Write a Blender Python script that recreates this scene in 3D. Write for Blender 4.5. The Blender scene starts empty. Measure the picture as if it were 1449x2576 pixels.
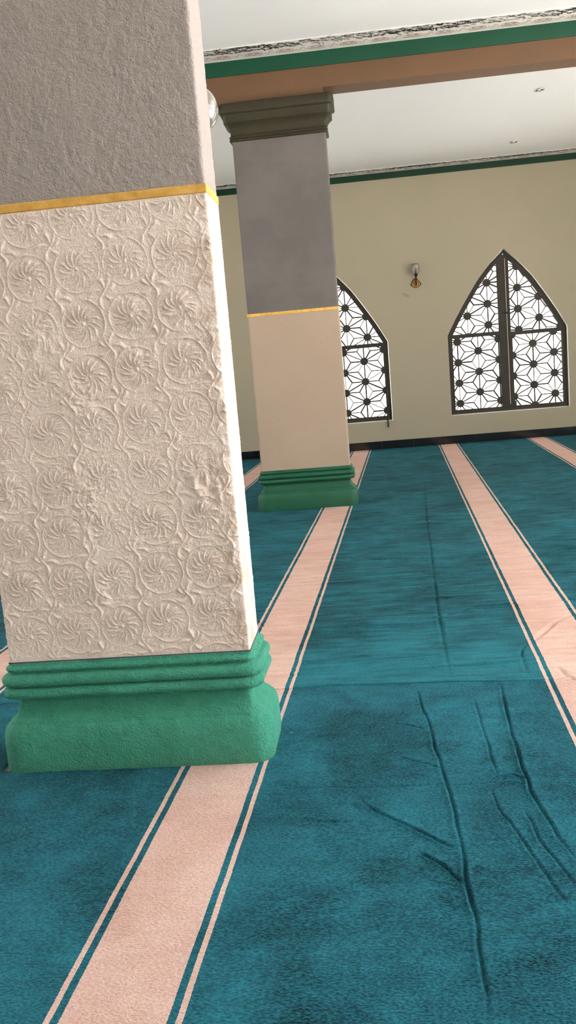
# A prayer hall with striped carpet, two piers and pointed lattice windows
import bpy, bmesh, math, random
import numpy as np
from mathutils import Vector, Matrix

random.seed(7)
rng = np.random.default_rng(11)
SC = bpy.context.scene
COL = SC.collection
R = math.radians

CREASES = [
([(0.564, 8.235), (0.417, 6.097), (0.346, 4.821), (0.289, 3.841), (0.261, 3.277), (0.251, 2.967), (0.249, 2.873)], 0.006, 0.014),
([(0.128, 2.83), (0.133, 2.689), (0.143, 2.5), (0.152, 2.272), (0.161, 2.1), (0.161, 1.925), (0.159, 1.822), (0.157, 1.73), (0.157, 1.645), (0.156, 1.52), (0.15, 1.421), (0.14, 1.301)], 0.007, 0.011),
([(0.403, 2.82), (0.388, 2.591), (0.372, 2.363), (0.363, 2.169), (0.363, 2.093), (0.372, 1.945), (0.396, 1.768)], 0.007, 0.011),
([(0.299, 2.7), (0.3, 2.571), (0.297, 2.425), (0.295, 2.294), (0.294, 2.187)], 0.004, 0.01),
([(-0.06, 2.061), (-0.029, 2.005), (0.023, 1.953), (0.075, 1.896), (0.117, 1.855), (0.156, 1.819)], 0.009, 0.012),
([(0.065, 1.82), (0.093, 1.787), (0.116, 1.754), (0.144, 1.701), (0.156, 1.679)], 0.007, 0.01),
([(0.266, 2.102), (0.273, 1.99), (0.291, 1.88), (0.313, 1.765), (0.332, 1.663), (0.353, 1.59)], 0.004, 0.01),
([(0.33, 1.995), (0.333, 1.912), (0.34, 1.835), (0.354, 1.763), (0.372, 1.668)], 0.004, 0.01),
([(0.045, 2.307), (0.082, 2.279), (0.123, 2.25), (0.152, 2.217)], 0.006, 0.01),
([(0.315, 2.509), (0.37, 2.484)], 0.004, 0.009),
([(0.305, 2.159), (0.333, 2.172), (0.353, 2.143), (0.375, 2.15)], 0.005, 0.01),
([(0.289, 2.121), (0.321, 2.133), (0.353, 2.117)], 0.004, 0.009),
([(-0.283, 2.148), (-0.072, 2.134), (0.134, 2.135), (0.296, 2.131)], 0.003, 0.012),
([(-0.209, 1.98), (-0.025, 1.948)], 0.003, 0.014),
([(-0.303, 3.149), (-0.07, 3.169), (0.255, 3.146)], 0.004, 0.014),
([(0.53, 3.135), (0.521, 3.027), (0.512, 2.926)], 0.005, 0.011),
([(0.586, 3.242), (0.543, 3.169), (0.519, 3.092)], 0.005, 0.011),
([(0.596, 3.255), (0.666, 3.362), (0.733, 3.473), (0.815, 3.552)], 0.007, 0.02),
([(0.617, 2.949), (0.632, 2.868), (0.652, 2.82)], 0.006, 0.016),
([(-0.192, 3.722), (0.108, 3.784), (0.29, 3.663)], 0.003, 0.018),
([(-0.173, 4.536), (0.324, 4.445)], 0.004, 0.02),
([(0.251, 3.6), (0.452, 3.74), (0.626, 3.753)], 0.004, 0.018),
([(-0.402, 3.503), (-0.069, 3.494), (0.268, 3.429)], 0.003, 0.016),
([(0.602, 4.404), (0.994, 4.228)], 0.004, 0.02),
([(-0.06, 7.505), (0.602, 7.265)], 0.004, 0.02),
([(-0.822, 6.262), (-0.18, 6.341)], 0.005, 0.025),
([(-0.065, 5.288), (0.365, 5.193)], 0.004, 0.025),
([(-0.72, 5.38), (-0.365, 5.363)], 0.005, 0.025),
([(0.155, 4.16), (0.262, 4.058)], 0.004, 0.02),
([(0.13, 2.487), (0.085, 2.518), (0.062, 2.527)], 0.003, 0.01),
([(0.18, 1.758), (0.195, 1.739)], 0.003, 0.01),
([(-0.068, 2.017), (-0.093, 2.059)], 0.004, 0.02)]
SKY, SUN, SUN_DIR, EXPOSURE = 6.8, 34.0, (-.50, -.06, -.86), 0.36
# ------------------------------------------------------------------ camera
F_PX, YAW, PITCH, ROLL, CAM_H = 2192.356, -0.0902705, -0.1594682, -0.0849764, 1.1
CEIL = 3.40            # ceiling height
WALL_Y = 11.257        # inner face of the wall with the pointed windows
ST = 0.0502620         # the carpet stripes run slightly askew to the building
PS = 0.0097783         # the piers are turned a touch as well

# ------------------------------------------------------------------ helpers
def tag(o, label=None, cat=None, group=None, kind=None):
    if label: o['label'] = label
    if cat: o['category'] = cat
    if group: o['group'] = group
    if kind: o['kind'] = kind
    return o

def empty(name, loc, rz=0.0):
    o = bpy.data.objects.new(name, None)
    o.empty_display_size = 0.1
    o.location = loc
    o.rotation_euler = (0, 0, rz)
    COL.objects.link(o)
    return o

def link(name, me, mat=None, parent=None, smooth=False):
    o = bpy.data.objects.new(name, me)
    COL.objects.link(o)
    if mat is not None:
        me.materials.append(mat)
    if parent is not None:
        o.parent = parent
    if smooth:
        me.polygons.foreach_set('use_smooth', [True] * len(me.polygons))
    return o

def copy_tree(o, parent=None):
    c = o.copy()
    COL.objects.link(c)
    if parent is not None:
        c.parent = parent
    for ch in list(o.children):
        copy_tree(ch, c)
    return c

class MB:
    """collects simple shapes into one mesh"""
    def __init__(s):
        s.v, s.f = [], []
    def add(s, vs, fs):
        n = len(s.v)
        s.v += [tuple(p) for p in vs]
        s.f += [tuple(i + n for i in f) for f in fs]
    def box(s, x0, x1, y0, y1, z0, z1):
        s.add([(x0, y0, z0), (x1, y0, z0), (x1, y1, z0), (x0, y1, z0), (x0, y0, z1), (x1, y0, z1), (x1, y1, z1), (x0, y1, z1)],
              [(0, 3, 2, 1), (4, 5, 6, 7), (0, 1, 5, 4), (1, 2, 6, 5), (2, 3, 7, 6), (3, 0, 4, 7)])
    def prism(s, poly, y0, y1):
        """polygon in x,z (counter-clockwise seen from -y) pushed from y0 to y1"""
        n = len(poly)
        vs = [(x, y0, z) for x, z in poly] + [(x, y1, z) for x, z in poly]
        fs = [tuple(range(n)), tuple(range(2 * n - 1, n - 1, -1))]
        fs += [(i, i + n, (i + 1) % n + n, (i + 1) % n) for i in range(n)]
        s.add(vs, fs)
    def ring(s, outer, inner, y0, y1):
        n = len(outer)
        vs = [(x, y0, z) for x, z in outer] + [(x, y0, z) for x, z in inner] + [(x, y1, z) for x, z in outer] + [(x, y1, z) for x, z in inner]
        fs = []
        for i in range(n):
            j = (i + 1) % n
            fs += [(i, j, n + j, n + i), (2 * n + j, 2 * n + i, 3 * n + i, 3 * n + j),
                   (j, i, 2 * n + i, 2 * n + j), (n + i, n + j, 3 * n + j, 3 * n + i)]
        s.add(vs, fs)
    def tube(s, pts, r, n=10):
        pts = [Vector(p) for p in pts]
        rs = r if isinstance(r, (list, tuple)) else [r] * len(pts)
        vs, fs = [], []
        for i, p in enumerate(pts):
            t = (pts[min(i + 1, len(pts) - 1)] - pts[max(i - 1, 0)]).normalized()
            a = t.orthogonal().normalized() if i == 0 else (a - t * a.dot(t)).normalized()
            b = t.cross(a)
            for k in range(n):
                th = 2 * math.pi * k / n
                vs.append(p + (a * math.cos(th) + b * math.sin(th)) * rs[i])
        for i in range(len(pts) - 1):
            for k in range(n):
                fs.append((i * n + k, i * n + (k + 1) % n, (i + 1) * n + (k + 1) % n, (i + 1) * n + k))
        fs.append(tuple(range(n - 1, -1, -1)))
        fs.append(tuple((len(pts) - 1) * n + k for k in range(n)))
        s.add(vs, fs)
    def lathe(s, prof, n=32, c=(0, 0, 0), close=False):
        vs, fs = [], []
        m = len(prof)
        for r, z in prof:
            for k in range(n):
                th = 2 * math.pi * k / n
                vs.append((c[0] + r * math.cos(th), c[1] + r * math.sin(th), c[2] + z))
        for i in range(m - 1):
            for k in range(n):
                fs.append((i * n + k, i * n + (k + 1) % n, (i + 1) * n + (k + 1) % n, (i + 1) * n + k))
        s.add(vs, fs)
    def build(s, name, mat=None, parent=None, smooth=False, fix=True, bevel=0.0):
        me = bpy.data.meshes.new(name)
        me.from_pydata(s.v, [], s.f)
        if fix or bevel:
            bm = bmesh.new(); bm.from_mesh(me)
            if bevel:
                bmesh.ops.bevel(bm, geom=list(bm.edges), offset=bevel, segments=2, affect='EDGES', profile=0.5)
            bmesh.ops.recalc_face_normals(bm, faces=bm.faces)
            bm.to_mesh(me); bm.free()
        me.update()
        return link(name, me, mat, parent, smooth)

def grid_mesh(name, P, closed_u=False, mat=None, parent=None, smooth=True, flip=False, keep=None):
    """P: array (nv, nu, 3)"""
    nv, nu = P.shape[:2]
    me = bpy.data.meshes.new(name)
    idx = np.arange(nv * nu).reshape(nv, nu)
    a = idx[:-1, :-1]; b = idx[:-1, 1:]; c = idx[1:, 1:]; d = idx[1:, :-1]
    if closed_u:
        a = idx[:-1, :]; b = np.roll(idx, -1, 1)[:-1]; c = np.roll(idx, -1, 1)[1:]; d = idx[1:, :]
    q = np.stack([a, b, c, d], -1).reshape(-1, 4)
    if flip: q = q[:, ::-1]
    if keep is not None: q = q[keep.reshape(-1)]
    nf = len(q)
    me.vertices.add(nv * nu)
    me.vertices.foreach_set('co', P.reshape(-1).astype(np.float32))
    me.loops.add(nf * 4)
    me.loops.foreach_set('vertex_index', q.reshape(-1).astype(np.int32))
    me.polygons.add(nf)
    me.polygons.foreach_set('loop_start', np.arange(0, nf * 4, 4, dtype=np.int32))
    me.update(calc_edges=True)
    me.validate()
    if keep is not None:
        bm = bmesh.new(); bm.from_mesh(me)
        bmesh.ops.delete(bm, geom=[v for v in bm.verts if not v.link_faces], context='VERTS')
        bm.to_mesh(me); bm.free()
    return link(name, me, mat, parent, smooth)

def vnoise(x, y, seed=0):
    """smooth value noise on arrays"""
    xi = np.floor(x).astype(np.int64); yi = np.floor(y).astype(np.int64)
    fx = x - xi; fy = y - yi
    fx = fx * fx * (3 - 2 * fx); fy = fy * fy * (3 - 2 * fy)
    def hsh(i, j):
        n = (i * 374761393 + j * 668265263 + seed * 974634777) & 0x7fffffff
        n = ((n ^ (n >> 13)) * 1274126177) & 0x7fffffff
        return ((n ^ (n >> 16)) & 0xffff) / 65535.0
    return ((hsh(xi, yi) * (1 - fx) + hsh(xi + 1, yi) * fx) * (1 - fy) + (hsh(xi, yi + 1) * (1 - fx) + hsh(xi + 1, yi + 1) * fx) * fy) * 2 - 1

# ------------------------------------------------------------------ materials
class NT:
    def __init__(s, name):
        s.m = bpy.data.materials.new(name)
        s.m.use_nodes = True
        s.t = s.m.node_tree
        s.b = s.t.nodes['Principled BSDF']
    def n(s, typ, **kw):
        nd = s.t.nodes.new(typ)
        for k, v in kw.items(): setattr(nd, k, v)
        return nd
    def put(s, sock, v):
        if isinstance(v, bpy.types.NodeSocket): s.t.links.new(v, sock)
        elif v is not None: sock.default_value = v
    def math(s, op, a, b=None, c=None, clamp=False):
        nd = s.n('ShaderNodeMath', operation=op, use_clamp=clamp)
        s.put(nd.inputs[0], a)
        if b is not None: s.put(nd.inputs[1], b)
        if c is not None: s.put(nd.inputs[2], c)
        return nd.outputs[0]
    def pos(s):
        if not hasattr(s, '_p'): s._p = s.n('ShaderNodeTexCoord').outputs['Object']
        return s._p
    def xyz(s):
        if not hasattr(s, '_x'):
            nd = s.n('ShaderNodeSeparateXYZ'); s.put(nd.inputs[0], s.pos()); s._x = nd.outputs
        return s._x
    def mapping(s, scale=(1, 1, 1), rot=(0, 0, 0), loc=(0, 0, 0)):
        nd = s.n('ShaderNodeMapping'); s.put(nd.inputs['Vector'], s.pos())
        nd.inputs['Scale'].default_value = scale; nd.inputs['Rotation'].default_value = rot; nd.inputs['Location'].default_value = loc
        return nd.outputs[0]
    def noise(s, scale, detail=3, rough=.55, vec=None, dist=0.0):
        nd = s.n('ShaderNodeTexNoise')
        s.put(nd.inputs['Vector'], vec if vec is not None else s.pos())
        nd.inputs['Scale'].default_value = scale; nd.inputs['Detail'].default_value = detail
        nd.inputs['Roughness'].default_value = rough; nd.inputs['Distortion'].default_value = dist
        return nd.outputs[0]
    def range(s, v, a, b, c=0.0, d=1.0):
        nd = s.n('ShaderNodeMapRange'); s.put(nd.inputs[0], v)
        for i, q in enumerate((a, b, c, d)): s.put(nd.inputs[i + 1], q)
        return nd.outputs[0]
    def mix(s, fac, a, b, mode='MIX'):
        nd = s.n('ShaderNodeMix', data_type='RGBA', blend_type=mode)
        s.put(nd.inputs[0], fac); 
        s.put(nd.inputs[6], col(a)); s.put(nd.inputs[7], col(b))
        return nd.outputs[2]
    def bump(s, h, strength=.5, dist=.01, prev=None):
        nd = s.n('ShaderNodeBump'); nd.inputs['Strength'].default_value = strength; nd.inputs['Distance'].default_value = dist
        s.put(nd.inputs['Height'], h)
        if prev is not None: s.put(nd.inputs['Normal'], prev)
        return nd.outputs[0]
    def out(s, color=None, rough=.8, normal=None, spec=.3, metal=0.0, **kw):
        s.put(s.b.inputs['Base Color'], col(color)); s.put(s.b.inputs['Roughness'], rough)
        s.b.inputs['Specular IOR Level'].default_value = spec
        s.b.inputs['Metallic'].default_value = metal
        if normal is not None: s.put(s.b.inputs['Normal'], normal)
        for k, v in kw.items(): s.put(s.b.inputs[k], v)
        return s.m

def lin(c):
    return tuple(((v / 12.92) if v <= .04045 else ((v + .055) / 1.055) ** 2.4) for v in c)
def col(c):
    if isinstance(c, (tuple, list)) and len(c) == 3: return (*c, 1.0)
    return c
def S(r, g, b):          # 0-255 sRGB to linear
    return lin((r / 255, g / 255, b / 255))

def m_plaster(name, c, c2=None, scale=5, bump=.15, fine=160, rough=.75, spec=.25, dist=.004):
    t = NT(name)
    k = t.mix(t.range(t.noise(scale, 4), .3, .7), c, c2 or c)
    h = t.math('ADD', t.math('MULTIPLY', t.noise(fine, 3), .6), t.noise(fine * .15, 3))
    return t.out(k, rough, t.bump(h, bump, dist), spec)

M = {}
def make_materials():
    # -- carpet: printed stripes in a plush pile
    for key, off in (('near', 0.0), ('far', 0.0)):
        t = NT('prayer_carpet_' + key)
        x = t.xyz()
        u = t.math('SUBTRACT', x[0], t.math('MULTIPLY', x[1], math.tan(ST)))
        wob = t.math('MULTIPLY', t.math('SUBTRACT', t.noise(9, 2), .5), .0035)
        wob2 = t.math('MULTIPLY', t.math('SUBTRACT', t.noise(330, 2), .5), .0028)
        u = t.math('ADD', t.math('ADD', u, wob), wob2)
        u = t.math('SUBTRACT', u, -.692 + off - 1.1045 * 20)
        u = t.math('MODULO', u, 1.1045)
        def band(a, b):
            return t.math('MULTIPLY', t.math('GREATER_THAN', u, a), t.math('LESS_THAN', u, b))
        pink = t.math('ADD', t.math('ADD', band(0, .012), band(.0275, .2225)), band(.238, .25))
        # pile leaning this way and that: broad and streaky variation of the dye's depth
        broad = t.range(t.noise(2.3, 5, .62, None, .8), .36, .64)
        mid = t.range(t.noise(9.0, 4, .65, t.mapping((1, 1.5, 1), (0, 0, .5))), .34, .66)
        streak = t.range(t.noise(7.0, 5, .65, t.mapping((.55, 4.2, 1))), .3, .7)
        pile = t.range(t.noise(235, 3, .6, t.mapping((.55, 1, 1))), .39, .61)
        wb, ws, wp, w0 = (.40, .10, .46, -.09) if key == 'near' else (.26, .48, .24, -.20)
        mixv = t.math('ADD', t.math('ADD', t.math('MULTIPLY', broad, wb), t.math('MULTIPLY_ADD', streak, ws, w0)), t.math('MULTIPLY_ADD', pile, wp, t.math('MULTIPLY', mid, .18)), clamp=True)
        if key == 'far':   # grazing velvet sheen painted into the colour beside the join
            join_sheen = t.math('MULTIPLY', t.range(t.math('ADD', x[1], t.math('MULTIPLY', t.noise(2.0, 3), .9)), 3.55, 4.05, 1.0, 0.0), .30)
            mixv = t.math('ADD', mixv, join_sheen, clamp=True)
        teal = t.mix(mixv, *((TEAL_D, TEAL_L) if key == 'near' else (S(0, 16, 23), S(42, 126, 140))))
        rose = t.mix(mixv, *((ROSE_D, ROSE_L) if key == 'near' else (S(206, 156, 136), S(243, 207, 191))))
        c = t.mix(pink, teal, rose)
        # lint
        lint = t.n('ShaderNodeTexVoronoi'); t.put(lint.inputs['Vector'], t.pos()); lint.inputs['Scale'].default_value = 4.5
        c = t.mix(t.math('LESS_THAN', lint.outputs['Distance'], .012), c, (.6, .62, .6))
        h1 = t.noise(210, 3, .7, t.mapping((.7, 1, 1)))
        h2 = t.noise(11, 5, .6, t.mapping((.35, 4.0, 1)))
        n1 = t.bump(h2, .25 if key == 'near' else .6, .012)
        n2 = t.bump(h1, 1.0, .008, n1)
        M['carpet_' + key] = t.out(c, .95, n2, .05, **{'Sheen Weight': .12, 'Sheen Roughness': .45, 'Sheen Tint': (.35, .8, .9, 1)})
    # -- room
    t = NT('olive_cream_wall_paint')
    x = t.xyz()
    c = t.mix(t.range(t.noise(1.3, 3), .3, .7), WALL, tuple(v * .95 for v in WALL))
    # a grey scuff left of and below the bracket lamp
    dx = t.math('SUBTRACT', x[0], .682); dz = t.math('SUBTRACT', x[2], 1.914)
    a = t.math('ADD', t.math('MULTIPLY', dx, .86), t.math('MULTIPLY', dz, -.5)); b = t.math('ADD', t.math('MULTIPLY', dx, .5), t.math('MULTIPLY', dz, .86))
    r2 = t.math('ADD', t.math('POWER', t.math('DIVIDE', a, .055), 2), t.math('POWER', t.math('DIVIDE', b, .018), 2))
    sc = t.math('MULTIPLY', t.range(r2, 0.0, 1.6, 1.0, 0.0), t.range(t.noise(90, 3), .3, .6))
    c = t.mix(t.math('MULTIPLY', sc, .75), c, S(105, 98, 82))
    M['wall'] = t.out(c, .6, t.bump(t.noise(60, 4), .08, .004), .35)
    M['reveal'] = m_plaster('white_reveal', (.74, .70, .60), bump=.1)
    M['ceiling'] = m_plaster('white_ceiling_paint', (.735, .74, .74), (.715, .72, .72), 1.2, .05, 60, .55, .35)
    M['othwall'] = m_plaster('cream_wall_paint', (.74, .70, .60), bump=.08)
    M['beam'] = m_plaster('brown_beam_paint', S(104, 76, 52), S(98, 72, 50), 3, .25, 70, .6, .35)
    M['green_trim'] = m_plaster('green_gloss_trim', S(11, 70, 48), S(10, 64, 44), 2, .1, 60, .42, .4)
    M['dark_green'] = m_plaster('dark_green_trim', S(4, 50, 31), S(4, 46, 28), 2, .1, 60, .5, .35)
    M['bead'] = m_plaster('white_bead', (.82, .84, .78), bump=.05)
    M['border'] = m_plaster('printed_border_ground', (.72, .70, .66), (.62, .58, .54), 14, .15, 90)
    M['ink'] = m_plaster('black_scroll_ink', S(38, 40, 42), S(70, 72, 74), 30, .1)
    M['brown_ink'] = m_plaster('brown_scroll_ink', S(150, 128, 116), S(170, 150, 140), 30, .1)
    t = NT('black_glazed_tile')
    M['tile'] = t.out((.008, .008, .009), .12, t.bump(t.noise(5, 2), .1, .01), .6)
    # -- pier
    t = NT('embossed_wallpaper')
    st = t.range(t.noise(5.5, 5, .65, None, .6), .66, .82)
    x = t.xyz()
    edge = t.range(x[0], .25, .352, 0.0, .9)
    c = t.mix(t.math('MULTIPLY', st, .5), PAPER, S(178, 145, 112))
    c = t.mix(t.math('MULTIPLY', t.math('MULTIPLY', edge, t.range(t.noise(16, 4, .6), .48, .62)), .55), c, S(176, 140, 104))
    c = t.mix(t.range(t.noise(2.2, 2), .3, .7), c, t.mix(1.0, c, (.97, .95, .96), 'MULTIPLY'))
    h = t.math('ADD', t.noise(260, 3, .65), t.math('MULTIPLY', t.noise(90, 3), .8))
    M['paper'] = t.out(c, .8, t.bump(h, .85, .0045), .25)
    t = NT('rough_grey_plaster')
    h = t.math('ADD', t.noise(190, 3, .7), t.math('MULTIPLY', t.noise(70, 3), .6))
    c = t.mix(t.range(t.noise(4, 4), .3, .7), GREY, tuple(v * .93 for v in GREY))
    M['grey_rough'] = t.out(c, .8, t.bump(h, .9, .008), .25)
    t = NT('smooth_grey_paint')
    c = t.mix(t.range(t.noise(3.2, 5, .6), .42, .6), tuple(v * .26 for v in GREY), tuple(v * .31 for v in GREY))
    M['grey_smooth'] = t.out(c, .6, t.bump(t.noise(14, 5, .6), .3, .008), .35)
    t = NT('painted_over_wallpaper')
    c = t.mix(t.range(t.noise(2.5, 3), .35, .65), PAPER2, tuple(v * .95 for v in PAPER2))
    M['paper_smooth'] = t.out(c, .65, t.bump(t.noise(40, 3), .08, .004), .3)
    t = NT('gold_paint')
    c = t.mix(t.range(t.noise(38, 4), .3, .7), S(205, 152, 66), S(232, 184, 98))
    M['gold'] = t.out(c, .45, t.bump(t.noise(90, 3), .25, .003), .5, .15)
    t = NT('green_roughcast')
    c = t.mix(t.range(t.noise(30, 4), .3, .7), GREEN, tuple(v * .82 for v in GREEN))
    c = t.mix(t.math('MULTIPLY', t.range(t.xyz()[2], .0, .06, .35, 0.0), t.range(t.noise(12, 3), .35, .6)), c, S(110, 135, 80))
    h = t.math('ADD', t.noise(190, 3, .7), t.math('MULTIPLY', t.noise(60, 3), .8))
    M['green_rough'] = t.out(c, .7, t.bump(h, 1.0, .018), .3)
    M['green_smooth'] = m_plaster('green_smooth_paint', S(24, 86, 59), S(21, 78, 52), 9, .3, 40, .55, .4)
    M['olive'] = m_plaster('olive_brown_paint', S(52, 47, 29), S(45, 40, 25), 8, .3, 50, .55, .35)
    M['gap'] = m_plaster('dark_grey_seam', S(92, 90, 98), bump=.1)
    # -- iron, brass, glass
    t = NT('dark_brown_iron')
    c = t.mix(t.range(t.noise(9, 4), .35, .65), S(44, 36, 25), S(34, 28, 20))
    M['iron'] = t.out(c, .55, t.bump(t.noise(80, 3), .2, .004), .4)
    t = NT('brass'); M['brass'] = t.out(S(170, 126, 48), .32, None, .5, .85)
    t = NT('dark_bronze'); M['bronze'] = t.out(S(52, 32, 20), .35, None, .5, .5)
    t = NT('ribbed_glass'); M['glass'] = t.out((.97, .95, .9), .05, None, .5, **{'Transmission Weight': .92, 'IOR': 1.45})
    t = NT('chrome'); M['chrome'] = t.out((.75, .75, .75), .2, None, .5, 1.0)
    t = NT('lamp_black'); M['black'] = t.out((.02, .02, .02), .5)
    t = NT('lamp_face'); M['lampface'] = t.out((.85, .85, .82), .4)
    M['concrete'] = m_plaster('pale_concrete_yard', (.76, .73, .69), (.70, .67, .63), 2, .2, 30)
    M['white_screen'] = m_plaster('white_screen_paint', (.86, .86, .84), bump=.1)
    M['slab'] = m_plaster('pale_floor_tile', (.72, .70, .66), bump=.05, rough=.3)

TEAL_D, TEAL_L = S(0, 15, 26), S(42, 126, 144)
ROSE_D, ROSE_L = S(206, 158, 142), S(243, 208, 196)
WALL = S(163, 153, 131)
PAPER = S(248, 229, 216)
PAPER2 = S(164, 143, 124)
GREY = S(176, 165, 159)
GREEN = S(88, 192, 160)
make_materials()

# ================================================================== SETTING
ROOM = (-5.0, 4.4, -3.2, WALL_Y)      # x0 x1 y0 y1
X0, X1, Y0, Y1 = ROOM
b = MB(); b.box(X0 - .3, X1 + .3, Y0 - .3, Y1 + .3, -.25, 0.0)
tag(b.build('floor', M['slab']), 'pale tiled floor under the carpets, bare side strip added to bounce light', 'floor', kind='structure')  # bare strip along the right wall is added to bounce sunlight upward
b = MB(); b.box(X0 - .3, X1 + .3, Y0 - .3, Y1 + .3, CEIL, CEIL + .2)
tag(b.build('ceiling', M['ceiling']), 'white painted flat ceiling over the prayer hall', 'ceiling', kind='structure')

# --- pointed windows -------------------------------------------------
W_HALF, W_SILL, W_SPRING, W_APEX = .735, .369, 1.370, 2.362
_AP = [(0, 2.362), (.155, 2.222), (.33, 2.022), (.50, 1.770), (.62, 1.577), (.735, 1.370)]
def arch_z(dx):
    dx = abs(dx)
    for (a, za), (c, zc) in zip(_AP, _AP[1:]):
        if dx <= c + 1e-9:
            return za + (zc - za) * (dx - a) / (c - a)
    return W_SPRING
def arch_outline(half=W_HALF):
    pts = [(-W_HALF, W_SILL), (W_HALF, W_SILL)]
    n = 14
    for i in range(n + 1):
        x = W_HALF * (1 - i / n); pts.append((x, arch_z(x)))
    for i in range(1, n + 1):
        x = -W_HALF * i / n; pts.append((x, arch_z(x)))
    return pts
def inset(poly, d):
    n = len(poly); out = []
    for i in range(n):
        p0 = Vector(poly[i - 1]); p1 = Vector(poly[i]); p2 = Vector(poly[(i + 1) % n])
        e1 = (p1 - p0).normalized(); e2 = (p2 - p1).normalized()
        n1 = Vector((-e1.y, e1.x)); n2 = Vector((-e2.y, e2.x))
        m = (n1 + n2); m = m / max(m.length_squared, 1e-6) * 2
        out.append(tuple(p1 + m * d))
    return out
def clip_poly(poly, clip):
    """Sutherland-Hodgman, convex counter-clockwise clip polygon"""
    out = list(poly)
    for i in range(len(clip)):
        a = clip[i]; c = clip[(i + 1) % len(clip)]
        src, out = out, []
        def side(p): return (c[0] - a[0]) * (p[1] - a[1]) - (c[1] - a[1]) * (p[0] - a[0])
        for j in range(len(src)):
            p, q = src[j], src[(j + 1) % len(src)]
            sp, sq = side(p), side(q)
            if sp >= 0: out.append(p)
            if (sp >= 0) != (sq >= 0):
                k = sp / (sp - sq)
                out.append((p[0] + (q[0] - p[0]) * k, p[1] + (q[1] - p[1]) * k))
        if len(out) < 3: return []
    return out

WIN = [(1.906, 'right'), (-.308, 'left')]
WALL_T = .24
def back_wall():
    xs = {X0 - .3, X1 + .3}
    for cx, _ in WIN:
        for i in range(29): xs.add(round(cx - W_HALF + 2 * W_HALF * i / 28, 5))
    # two more windows farther along the same wall, outside the photograph
    xs = sorted(xs)
    y0, y1 = WALL_Y, WALL_Y + WALL_T
    m = MB()
    def quad(p): m.add(p, [(0, 1, 2, 3)])
    for a, c in zip(xs, xs[1:]):
        mid = (a + c) / 2
        w = [cx for cx, _ in WIN if abs(mid - cx) < W_HALF]
        cols = [(0, 0, CEIL, CEIL)] if not w else [(0, 0, W_SILL, W_SILL), (arch_z(a - w[0]), arch_z(c - w[0]), CEIL, CEIL)]
        for za, zc, ta, tc in cols:
            quad([(a, y0, za), (c, y0, zc), (c, y0, tc), (a, y0, ta)])
            quad([(c, y1, zc), (a, y1, za), (a, y1, ta), (c, y1, tc)])
    me = m.build('wall_back', M['wall'])
    tag(me, 'olive cream wall with two pointed lattice windows', 'wall', kind='structure')
    rv = MB()
    for cx, _ in WIN:
        o = [(x + cx, z) for x, z in arch_outline()]
        n = len(o)
        for i in range(n):
            (xa, za), (xb, zb) = o[i], o[(i + 1) % n]
            rv.add([(xa, y0, za), (xa, y1, za), (xb, y1, zb), (xb, y0, zb)], [(0, 1, 2, 3)])
    r = rv.build('window_reveal', M['reveal'], me, fix=False)
    tag(r, 'pale painted window reveals', kind='structure')
back_wall()

# --- lattice windows --------------------------------------------------
LX, LZ = .2555, .2575
FR_Y = WALL_Y + .070         # front of the iron frame
def asanoha(clip, ax, az, y0, y1, name, parent, wscale=1.0):
    """hemp-leaf lattice: discs at the nodes, bars between the nodes and to the centre of every triangle"""
    m = MB()
    nodes = {}
    x0 = min(p[0] for p in clip); x1 = max(p[0] for p in clip); z0 = min(p[1] for p in clip); z1 = max(p[1] for p in clip)
    for i in range(-9, 10):
        for j in range(-9, 10):
            x = ax + i * LX; z = az + j * LZ + (LZ / 2 if i % 2 else 0)
            if x0 - .3 < x < x1 + .3 and z0 - .3 < z < z1 + .3: nodes[(i, j)] = (x, z)
    def bar(p, q, w, k=0):
        d = Vector((q[0] - p[0], q[1] - p[1])); L = d.length; d /= L; nrm = Vector((-d.y, d.x)) * w / 2
        P, Q = Vector(p), Vector(q)
        poly = [tuple(P - nrm), tuple(Q - nrm), tuple(Q + nrm), tuple(P + nrm)]
        c = clip_poly(poly, clip)
        if c: m.prism(c, y0 + .0002 * k, y1 - .0002 * k)
    def up(i, j): return nodes.get((i, j + 1))
    rr = random.Random(int(ax * 1000 + az * 77))
    for (i, j), p in nodes.items():
        jr = j if i % 2 == 0 else j + 1     # right-hand upper neighbour index
        nu, nr, nd = nodes.get((i, j + 1)), nodes.get((i + 1, jr)), nodes.get((i + 1, jr - 1))
        for k, q in enumerate((nu, nr, nd)):
            if q: bar(p, q, (.0098 + rr.random() * .010) * wscale, k)
        for tri in ((p, nu, nr), (p, nr, nd)):
            if all(tri):
                c = (sum(t[0] for t in tri) / 3, sum(t[1] for t in tri) / 3)
                for k, t in enumerate(tri): bar(c, t, (.0098 + rr.random() * .010) * wscale, 3 + k)
    for p in nodes.values():
        poly = [(p[0] + .050 * math.cos(a * math.pi / 10), p[1] + .049 * math.sin(a * math.pi / 10)) for a in range(20)]
        c = clip_poly(poly, clip)
        if c: m.prism(c, y0 - .0012, y1 + .0012)
    return m.build(name, M['iron'], parent)

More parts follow.
